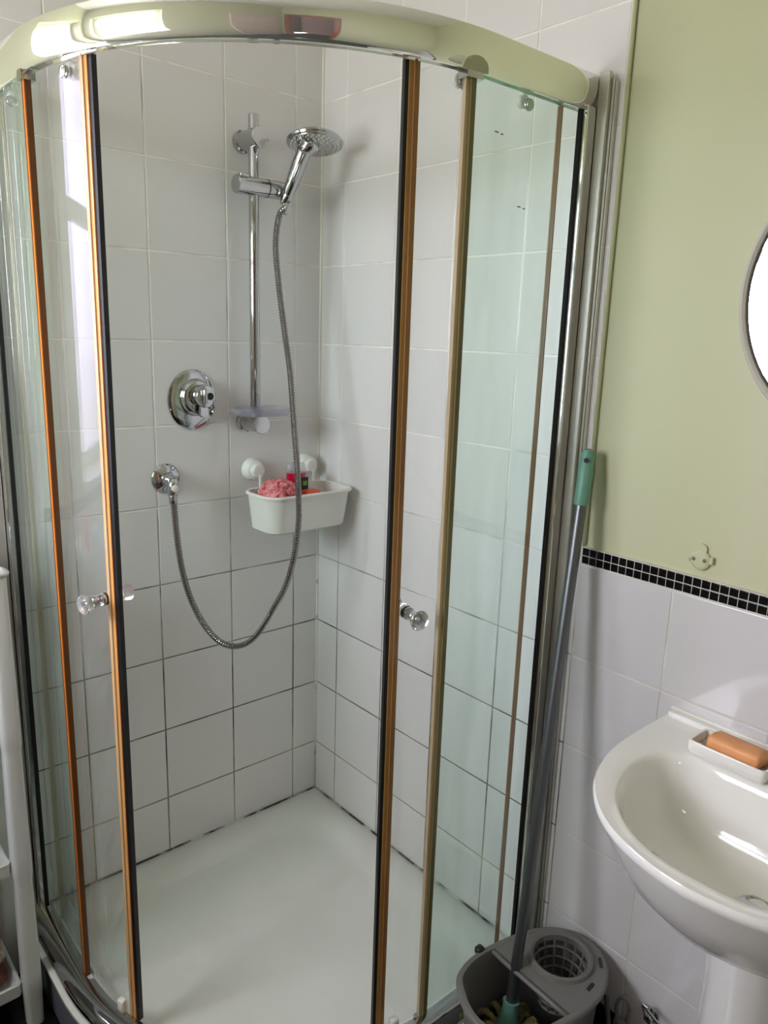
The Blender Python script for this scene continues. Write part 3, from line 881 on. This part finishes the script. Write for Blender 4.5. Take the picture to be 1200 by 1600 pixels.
# ------------------------------------------------------------------ washbasin
SY = -1.362
half = [(0.0, .2480), (.05, .2490), (.12, .2480), (.19, .2440), (.253, .230), (.311, .204), (.362, .162), (.393, .119), (.414, .065), (.4235, .0)]
poly_o = [(u, v) for u, v in half] + [(u, -v) for u, v in reversed(half[:-1])]
def smooth_poly(pts, n_round, keep=2):
    return pts
inn = [(.112, .04), (.113, .10), (.120, .145), (.142, .176), (.180, .190), (.225, .190), (.266, .180), (.300, .166), (.331, .146), (.360, .115), (.380, .078), (.391, .035)]
poly_i = inn + [(u, -v) for u, v in reversed(inn)]
def cast(poly, cu, cv, ang):
    dx, dy = math.cos(ang), math.sin(ang)
    best = 1e9
    n = len(poly)
    for i in range(n):
        (ax, ay), (bx, by) = poly[i], poly[(i + 1) % n]
        ex, ey = bx - ax, by - ay
        det = ex * dy - ey * dx
        if abs(det) < 1e-12: continue
        t = (ex * (ay - cv) - ey * (ax - cu)) / det
        s = (dx * (ay - cv) - dy * (ax - cu)) / det
        t = ((ax - cu) * ey - (ay - cv) * ex) / (dx * ey - dy * ex)
        s = ((ax - cu) * dy - (ay - cv) * dx) / (dx * ey - dy * ex)
        if t > 1e-6 and -1e-6 <= s <= 1 + 1e-6: best = min(best, t)
    return best
def catmull2(pts, m=8):
    out = []
    n = len(pts)
    for i in range(n):
        a, b, c, d = (Vector(pts[(i + k) % n]) for k in (-1, 0, 1, 2))
        for k in range(m):
            t = k / m
            out.append(tuple(0.5 * ((2 * b) + (c - a) * t + (2 * a - 5 * b + 4 * c - d) * t * t + (3 * b - a - 3 * c + d) * t ** 3)))
    return out
NS = 128
cu, cv = 0.235, 0.0
# outer outline: smooth curve but square back corners
fine_o = []
hs_, _ = smooth_path([(u, v, 0) for u, v in half] + [(half[-2][0], -half[-2][1], 0)], 90)
seg = [p for p in hs_ if p.y >= 0]
fine_o = [(p.x, p.y) for p in seg] + [(p.x, -p.y) for p in reversed(seg)]
fine_i = catmull2(poly_i, 5)
O_, I_ = [], []
corner = math.atan2(.248, -cu)
angs = sorted([2 * PI * k / NS - PI for k in range(NS)] + [corner, -corner])
for a_ in angs:
    ro, ri = cast(fine_o, cu, cv, a_), cast(fine_i, cu, cv, a_)
    O_.append((cu + ro * math.cos(a_), ro * math.sin(a_)))
    I_.append((cu + ri * math.cos(a_), ri * math.sin(a_)))
W = lambda u, v, z: (-max(u, 0.0005), SY + v, z)
def so(s, z, su=None):
    su = s if su is None else su
    return [W(u * su, v * s, z) for u, v in O_]
def si(s, z, du=0.0):
    return [W(cu + (u - cu) * s + du, v * s, z) for u, v in I_]
def mix(t, z):
    return [W(a[0] * (1 - t) + b[0] * t, a[1] * (1 - t) + b[1] * t, z) for a, b in zip(O_, I_)]
RZ = 0.767
loops = [so(.30, .570, .42), so(.40, .572, .52), so(.52, .581, .62), so(.65, .601, .725), so(.77, .630, .815), so(.86, .664, .885), so(.92, .700, .935), so(.965, .735, .975), so(.990, .751, .993),
         so(1.0, RZ - .010), so(.998, RZ - .004), so(.990, RZ, .992), mix(.35, RZ - .0005), mix(.86, RZ - .001), mix(.96, RZ - .003), si(.985, RZ - .009), si(.955, RZ - .024),
         si(.91, RZ - .050), si(.84, RZ - .080), si(.74, RZ - .104), si(.60, RZ - .121), si(.42, RZ - .130), si(.20, RZ - .134), si(.10, RZ - .136)]
wbn = thing('washbasin', 'white ceramic pedestal washbasin against the tiled wall', 'washbasin', (-0.2, SY, FLOOR))
obj('basin', loft(loops, True, True, True), 'ceramic', wbn, math.radians(60))
obj('upstand', bbox(-.020, -.0008, SY - .246, SY + .244, RZ - .004, RZ + .010, .004, 3), 'ceramic', wbn, math.radians(50))
obj('sealant_bead', tube([(-0.001, SY + .246, RZ + .010), (-0.001, SY, RZ + .010), (-.001, SY - .246, RZ + .010)], .0035, 8), 'sealant_white', wbn, True)
dw = obj('waste', lathe((-0.212, SY - .022, RZ - .1340), (0, 0, 1), [(0, .026), (.003, .026), (.004, .022), (.001, .018), (.001, .003)], 28), 'chrome', wbn, math.radians(40))
obj('overflow_slot', lathe((-0.3735, SY + .060, .7415), (.9, -.12, .30), [(-.003, .016), (.001, .016), (.0015, .013), (-.001, .010), (-.001, .002)], 20), 'chrome_dull', wbn, math.radians(40))
def ped(z, w, d0):
    L = []
    n = 40
    for k in range(n):
        t = PI * k / (n - 1) - PI / 2
        L.append((-.035 - d0 * math.cos(t) ** .75, SY + w * math.sin(t), z))
    return L
obj('pedestal', loft([ped(FLOOR + .0005, .098, .18), ped(FLOOR + .03, .098, .18), ped(FLOOR + .06, .088, .165), ped(.15, .083, .150), ped(.42, .082, .150), ped(.54, .090, .160), ped(.600, .096, .165)], True, True, True), 'ceramic', wbn, math.radians(60))

# soap tray and soap
so_t = thing('soap_tray', 'white rectangular soap tray on the back edge of the washbasin', 'soap tray', (-0.083, -1.27, RZ))
sx0, sx1, sy0, sy1 = -0.1125, -0.0480, -1.333, -1.2035
L = [rrect(sx0 + .003, sx1 - .003, sy0 + .003, sy1 - .003, .008, RZ + .0004), rrect(sx0, sx1, sy0, sy1, .009, RZ + .006), rrect(sx0, sx1, sy0, sy1, .009, RZ + .022), rrect(sx0 + .001, sx1 - .001, sy0 + .001, sy1 - .001, .008, RZ + .0232),
     rrect(sx0 + .0045, sx1 - .0045, sy0 + .0045, sy1 - .0045, .006, RZ + .0228), rrect(sx0 + .006, sx1 - .006, sy0 + .006, sy1 - .006, .005, RZ + .009)]
obj('tray_shell', loft(L, True, True, True), 'ceramic', so_t, math.radians(50))
obj('soap_residue', box_vf(sx0 + .0065, sx1 - .0065, sy0 + .0065, sy1 - .0065, RZ + .0091, RZ + .0096), 'dish_stain', so_t)
bm = bbox(-.0235, .0235, -.044, .044, 0, .022, .007, 4)
bmesh.ops.subdivide_edges(bm, edges=bm.edges, cuts=1)
for v in bm.verts:
    v.co.z += .004 * (1 - (v.co.x / .0235) ** 2) * (v.co.z > .011)
bmesh.ops.rotate(bm, verts=bm.verts, cent=(0, 0, 0), matrix=Matrix.Rotation(math.radians(5), 3, 'Y') @ Matrix.Rotation(math.radians(-2), 3, 'Z'))
bmesh.ops.translate(bm, verts=bm.verts, vec=(-0.0795, -1.2735, RZ + .0125))
sp_ = obj('soap_bar', bm, 'soap_orange', None, math.radians(60))
tag(sp_, 'worn orange bar of soap lying in the white soap tray', 'soap')

# isolating valve low on the wall beside the pedestal
iv = thing('isolating_valve', 'small chrome valve with thin rod on the tiles beside the pedestal', 'valve', (0, -1.15, .14))
obj('valve_flange', lathe((-0.0012, -1.158, .122), (-1, 0, 0), [(0, .015), (.004, .014), (.006, .008), (.022, .008)], 20), 'chrome', iv, math.radians(40))
obj('valve_rod', tube([(-.030, -1.149, .158), (-.036, -1.160, .158), (-.055, -1.20, .163), (-.09, -1.25, .165)], .0030, 10), 'chrome', iv, True)
obj('valve_nut', lathe((-.030, -1.150, .158), (-.12, -.8, .05), [(0, .004), (.001, .0062), (.013, .0062), (.014, .004)], 12), 'chrome', iv, math.radians(40))
obj('valve_stem', tube([(-.020, -1.158, .122), (-.026, -1.155, .135), (-.032, -1.152, .156)], .004, 10), 'chrome', iv, True)

# ------------------------------------------------------------------ mop bucket
BZ = 0.200
outl = [(-.309, -.903), (-.280, -.8885), (-.245, -.8825), (-.199, -.884), (-.133, -.897), (-.080, -.915), (-.040, -.943), (-.0135, -.989), (-.020, -1.042), (-.052, -1.080), (-.088, -1.100),
        (-.130, -1.109), (-.175, -1.1085), (-.223, -1.101), (-.275, -1.087), (-.320, -1.064), (-.347, -1.032), (-.352, -.998), (-.348, -.970), (-.334, -.938)]
fo = catmull2(outl, 6)
bc = (-0.185, -0.995)
def bsc(s, z, inset=0.0):
    L = []
    for x, y in fo:
        dx, dy = x - bc[0], y - bc[1]
        r = math.hypot(dx, dy)
        k = s * (r - inset) / r
        L.append((bc[0] + dx * k, bc[1] + dy * k, z))
    return L
bk = thing('mop_bucket', 'grey plastic mop bucket with wringer basket on the floor by the shower', 'bucket', (bc[0], bc[1], FLOOR))
L = [bsc(.74, FLOOR + .0005), bsc(.78, FLOOR + .004), bsc(.93, BZ - .02, .004), bsc(.94, BZ - .010, .004), bsc(1, BZ - .010), bsc(1.0, BZ - .003), bsc(1.0, BZ, .002), bsc(1.0, BZ + .001, .006), bsc(1.0, BZ, .013), bsc(1.0, BZ - .006, .015),
     bsc(.90, BZ - .03, .008), bsc(.76, FLOOR + .012, .004)]
obj('bucket_body', loft(L, True, True, True), 'grey_plastic', bk, math.radians(45))
# wringer plate
hcx, hcy, hr = -0.103, -1.000, .058
plate = [(x, y) for x, y, z in bsc(1, 0, .009)]
cut = lambda x, y: (x + .196) + (y + .99) * (-.03)
plate_c = [p_ for p_ in plate if cut(*p_) > 0]
# order so that it starts at the top cut end
start = max(range(len(plate_c)), key=lambda i: (Vector(plate_c[i]) - Vector(plate_c[i - 1])).length)
plate_c = plate_c[start:] + plate_c[:start]
NB = 72
rngA = []
for k in range(NB):
    a_ = 2 * PI * k / NB
    r = cast(plate_c, hcx, hcy, a_)
    rngA.append((hcx + r * math.cos(a_), hcy + r * math.sin(a_)))
def ring_h(r, z, sq=1.0): return [(hcx + r * math.cos(2 * PI * k / NB), hcy + r * math.sin(2 * PI * k / NB) * sq, z) for k in range(NB)]
pz = BZ - .0005
L = [[(x, y, pz - .008) for x, y in rngA], [(x, y, pz) for x, y in rngA], ring_h(hr + .010, pz + .001), ring_h(hr + .007, pz + .008), ring_h(hr + .002, pz + .010), ring_h(hr - .003, pz + .006), ring_h(hr - .004, pz - .006), ring_h(hr + .003, pz - .010)]
V_, F_ = loft(L, True)
nL = len(L)
F_ += [tuple(((nL - 1) * NB + j, (nL - 1) * NB + (j + 1) % NB, (j + 1) % NB, j)) for j in range(NB)]
wp = obj('wringer_plate', (V_, F_), 'grey_plastic', bk, math.radians(35))
for (sx, sy, ang) in ((-.118, -1.082, .1), (-.050, -1.060, .72)):
    s_ = bbox(-.013, .013, -.0035, .0035, -.001, .0012, .001, 1)
    bmesh.ops.rotate(s_, verts=s_.verts, cent=(0, 0, 0), matrix=Matrix.Rotation(ang, 3, 'Z'))
    bmesh.ops.translate(s_, verts=s_.verts, vec=(sx, sy, pz + .0012))
    obj('drain_slot', s_, 'dark_plastic', wp)
obj('plate_lip', tube([(-.193, -.890, pz - .006), (-.197, -.94, pz - .006), (-.199, -1.0, pz - .006), (-.201, -1.05, pz - .006), (-.203, -1.094, pz - .006)], .005, 8), 'grey_plastic', wp, True)
lat = []
nb = 15
dz = [0, -.020, -.041, -.062, -.083, -.100]
rad = lambda d: hr - .002 + d * .17
for k in range(nb):
    a_ = 2 * PI * k / nb
    for i in range(len(dz) - 1):
        p0 = (hcx + rad(dz[i]) * math.cos(a_), hcy + rad(dz[i]) * math.sin(a_), pz + dz[i]); p1 = (hcx + rad(dz[i + 1]) * math.cos(a_), hcy + rad(dz[i + 1]) * math.sin(a_), pz + dz[i + 1])
        lat.append(tube([p0, p1], .0024, 6))
for d in dz[1:]:
    rp = [(hcx + rad(d) * math.cos(2 * PI * k / 40), hcy + rad(d) * math.sin(2 * PI * k / 40), pz + d) for k in range(41)]
    lat.append(tube(rp, .0026, 6))
for rr_ in (.034, .020):
    lat.append(tube([(hcx + rr_ * math.cos(2 * PI * k / 30), hcy + rr_ * math.sin(2 * PI * k / 30), pz - .104) for k in range(31)], .0026, 6))
for k in range(nb):
    a_ = 2 * PI * k / nb
    lat.append(tube([(hcx + rad(-.1) * math.cos(a_), hcy + rad(-.1) * math.sin(a_), pz - .1), (hcx + .015 * math.cos(a_), hcy + .015 * math.sin(a_), pz - .105)], .0022, 6))
lat.append(lathe((hcx, hcy, pz - .108), (0, 0, 1), [(0, .017), (.004, .017)], 18))
obj('wringer_basket', join(*lat), 'grey_plastic', bk)
obj('handle_clip', bbox(-.226, -.208, -.889, -.873, BZ - .008, BZ + .007, .004, 3), 'dark_plastic', bk, True)
hpth, _ = smooth_path([(-.243, -1.104, BZ - .014), (-.235, -1.130, BZ - .050), (-.19, -1.140, BZ - .075), (-.13, -1.138, BZ - .075), (-.095, -1.105, BZ - .014)], 24)
obj('carry_handle', tube(hpth, .0048, 10), 'dark_plastic', bk, True)

# mop
mp0 = Vector((-0.207, -0.962, 0.095))
mp1 = Vector((-0.026, -0.903, 1.232))
md = (mp1 - mp0)
mo = thing('mop', 'mop with grey metal pole and green grip leaning in the corner', 'mop', mp0)
ln = md.length
obj('mop_pole', lathe(mp0, md, [(0, .0112), (ln - .11, .0112), (ln - .105, .0105)], 22), 'mop_steel', mo, math.radians(40))
gp = obj('grip', lathe(mp0, md, [(ln - .108, .0135), (ln - .105, .0142), (ln - .04, .0150), (ln - .036, .0135), (ln - .012, .0138), (ln - .003, .011), (ln, .004)], 24), 'green_plastic', mo, math.radians(40))
gc = mp0 + md.normalized() * (ln - .020)
obj('hanging_hole', lathe(gc + Vector((-.0115, -.0062, 0)), (-.95, -.3, 0), [(0, .0045), (.0028, .0048)], 16), 'dark_plastic', gp)
obj('pole_socket', lathe(mp0 - md.normalized() * .05, md, [(0, .036), (.02, .030), (.045, .018), (.075, .016), (.082, .0165)], 24), 'green_plastic', mo, math.radians(40))
rnd = random.Random(11)
mc = []
for k in range(46):
    a_ = rnd.uniform(0, 2 * PI)
    r1, r2 = rnd.uniform(.015, .03), rnd.uniform(.045, .078)
    z1 = rnd.uniform(.045, .078)
    base = Vector((-.213, -.975, 0))
    e = Vector((math.cos(a_), math.sin(a_), 0))
    s_ = Vector((-math.sin(a_), math.cos(a_), 0)) * rnd.uniform(-.03, .03)
    p_, _ = smooth_path([base + e * r1 + Vector((0, 0, .060)), base + e * (r1 + r2) * .55 + s_ * .5 + Vector((0, 0, z1 + .012)), base + e * r2 + s_ + Vector((0, 0, z1 - .02)), base + e * r2 * .95 + s_ * 1.6 + Vector((0, 0, -.03))], 14)
    mc.append(tube(p_, .0065, 7))
st = obj('mop_strands', join(*mc), 'mop_cotton', mo, True)
st['kind'] = 'stuff'

# hand brush standing behind the bucket
br = thing('cleaning_brush', 'grey and green loop handled brush standing between bucket and wall', 'brush', (-.062, -1.128, FLOOR))
bxc, byc = -.0400, -1.1150
lp = []
for k in range(33):
    t = 2 * PI * k / 32
    lp.append((bxc + .0085 * math.cos(t) * .6, byc - .0115 * math.cos(t), .125 + .028 * math.sin(t) - (.012 if math.sin(t) < 0 else 0) * abs(math.sin(t))))
obj('handle_loop', tube(lp, .0042, 10), 'grey_plastic', br, True)
obj('handle_shaft', bbox(bxc - .009, bxc + .009, byc - .0155, byc + .0155, FLOOR + .09, .098, .005, 3), 'grey_plastic', br, True)
obj('grip_inlay', bbox(bxc - .0115, bxc - .0085, byc - .0085, byc + .0085, FLOOR + .105, .088, .001, 2), 'green_plastic', br)
obj('brush_head', bbox(bxc - .02, bxc + .02, byc - .06, byc + .018, FLOOR + .05, FLOOR + .098, .006, 2), 'grey_plastic', br)
obj('bristles', bbox(bxc - .017, bxc + .017, byc - .056, byc + .015, FLOOR + .0005, FLOOR + .049, .003, 2), 'green_plastic', br)['kind'] = 'stuff'
dp = obj('dustpan', join(box_vf(-.215, -.085, -1.215, -1.150, .050, .055), box_vf(-.215, -.085, -1.150, -1.146, .050, .068), box_vf(-.2175, -.215, -1.215, -1.146, .050, .064), box_vf(-.085, -.0825, -1.215, -1.146, .050, .064),
                         box_vf(-.160, -.140, -1.160, -1.150, FLOOR + .0005, .050)), 'dark_plastic', None)
tag(dp, 'dark plastic dustpan propped beside the mop bucket', 'dustpan')

# ------------------------------------------------------------------ trolley
tro = thing('storage_trolley', 'tall white plastic storage trolley left of the shower', 'trolley', (-1.06, -0.12, FLOOR))
def leg(x, y):
    segs = []
    def rr2(w, z): return rrect(x - w, x + w, y - w, y + w, w * .55, z, 5)
    zs = [FLOOR + .0005, .0, .004, .035, .28, .300, .304, .335, .58, .600, .604, .638, .930, .955]
    ws = [.0165, .0185, .0192, .0192, .0172, .0185, .0192, .0192, .0172, .0185, .0192, .0192, .0165, .0165]
    return loft([rr2(w, z) for w, z in zip(ws, zs)], True, True, True)
LX0, LX1, LY0, LY1 = -1.255, -0.906, -0.200, -0.030
for x, y in ((LX1, LY0), (LX0, LY0), (LX1, LY1), (LX0, LY1)):
    obj('leg', leg(x, y), 'cart_plastic', tro, math.radians(45))
cap_p = [rrect(LX1 - w, LX1 + w, LY0 - w, LY0 + w, w * .5, z, 5) for w, z in ((.0165, .9552), (.021, .960), (.022, .965), (.012, .972), (.004, .980))]
obj('leg_cap', loft(cap_p, True, True, True), 'cart_plastic', tro, True)
def shelf(z):
    x0, x1, y0, y1 = LX0 + .012, LX1 - .0195, LY0 - .004, LY1 + .010
    L = [rrect(x0 + .02, x1 - .012, y0 + .018, y1 - .012, .02, z - .002), rrect(x0, x1, y0 + .002, y1, .012, z + .004), rrect(x0, x1, y0, y1, .012, z + .034), rrect(x0 + .003, x1 - .003, y0 + .003, y1 - .003, .010, z + .036),
         rrect(x0 + .008, x1 - .007, y0 + .008, y1 - .006, .012, z + .034), rrect(x0 + .026, x1 - .020, y0 + .024, y1 - .016, .018, z + .003)]
    s_ = obj('shelf', loft(L, True, True, True), 'cart_plastic', tro, math.radians(40))
    for k in range(5):
        for j in range(3):
            obj('drain_slot', box_vf(x1 - .045 - k * .05 - .014, x1 - .045 - k * .05, y0 + .045 + j * .035, y0 + .050 + j * .035, z + .0031, z + .0036), 'dark_plastic', s_)
for z in (-.002, .299, .600, .916): shelf(z)

def cloth_roll(c, L_, rx, rz, name, m, label, cat, dirx=True, seed=1):
    rnd = random.Random(seed)
    loops = []
    N = 30
    for i in range(22):
        t = i / 21
        f = 1 - .25 * (abs(2 * t - 1)) ** 6
        row = []
        for k in range(N):
            a_ = 2 * PI * k / N
            w = 1 + .06 * math.sin(3 * a_ + 5 * t * 2) + .05 * math.sin(7 * a_ + seed + t * 9) + .02 * rnd.uniform(-1, 1)
            px, pz_ = rx * w * f * math.cos(a_), rz * w * f * math.sin(a_)
            if dirx: row.append((c[0] + (t - .5) * L_, c[1] + px, max(c[2] + pz_, c[2] - rz)))
            else: row.append((c[0] + px, c[1] + (t - .5) * L_, max(c[2] + pz_, c[2] - rz)))
        loops.append(row)
    o = obj(name, loft(loops, True, True, True), m, None, True)
    return tag(o, label, cat)
cloth_roll((-1.075, -.118, .628), .27, .058, .034, 'folded_towel', 'magenta_cloth', 'dark magenta towel folded on the trolley shelf behind the leg', 'towel', True, 2).location.z += .012
cloth_roll((-1.07, -.116, .735), .27, .060, .036, 'folded_towel', 'pink_cloth', 'pale pink towel on top of the magenta towel', 'towel', True, 5).location.z -= .010
# the frayed end of the pink towel pokes out past the leg
rnd = random.Random(4)
fr = []
for k in range(26):
    s0 = Vector((-.932, -.155 + rnd.uniform(-.012, .012), .735 + rnd.uniform(-.015, .012)))
    s1 = s0 + Vector((rnd.uniform(.035, .056), rnd.uniform(-.01, .01), rnd.uniform(-.012, .016)))
    fr.append(tube([s0, s0.lerp(s1, .5) + Vector((0, 0, rnd.uniform(0, .006))), s1], .0016, 5))
ff = obj('frayed_cloth', join(*fr), 'pink_cloth', None)
tag(ff, 'frayed pale cloth end poking out beside the trolley leg', 'cloth')
cloth_roll((-1.045, -.125, .055), .20, .055, .030, 'folded_mat', 'brown_knit', 'dark brown edge of the folded mat at the bottom of the trolley', 'bath mat', True, 8).location.z -= .018
cloth_roll((-1.045, -.122, .098), .20, .052, .030, 'folded_mat', 'beige_knit', 'beige knitted bath mat rolled on the bottom trolley shelf', 'bath mat', True, 9).location.z -= .012

# things on the trolley top, seen only as reflections in the curved glass
cu_ = thing('tumbler', 'pink plastic tumbler on top of the trolley', 'cup', (-1.02, -.10, .919))
obj('cup_body', lathe((-1.02, -.10, .9195), (0, 0, 1), [(0, .026), (.002, .029), (.09, .036), (.091, .036), (.091, .033), (.006, .026), (.005, .002)], 28), 'pink_cup', cu_, math.radians(40))
pk = obj('wipes_pack', bbox(-1.20, -1.09, -.160, -.075, .9195, .955, .008, 3), 'turquoise', None, True)
tag(pk, 'turquoise wipes packet on top of the trolley', 'packet')

# ------------------------------------------------------------------ origins of single-mesh things at their own base
for o in list(COL.objects):
    if o.type == 'MESH' and o.parent is None and not o.children and 'kind' not in o:
        me = o.data
        vs = [v.co for v in me.vertices]
        c = Vector(((min(v.x for v in vs) + max(v.x for v in vs)) / 2, (min(v.y for v in vs) + max(v.y for v in vs)) / 2, min(v.z for v in vs)))
        me.transform(Matrix.Translation(-c))
        o.location = Vector(o.location) + c
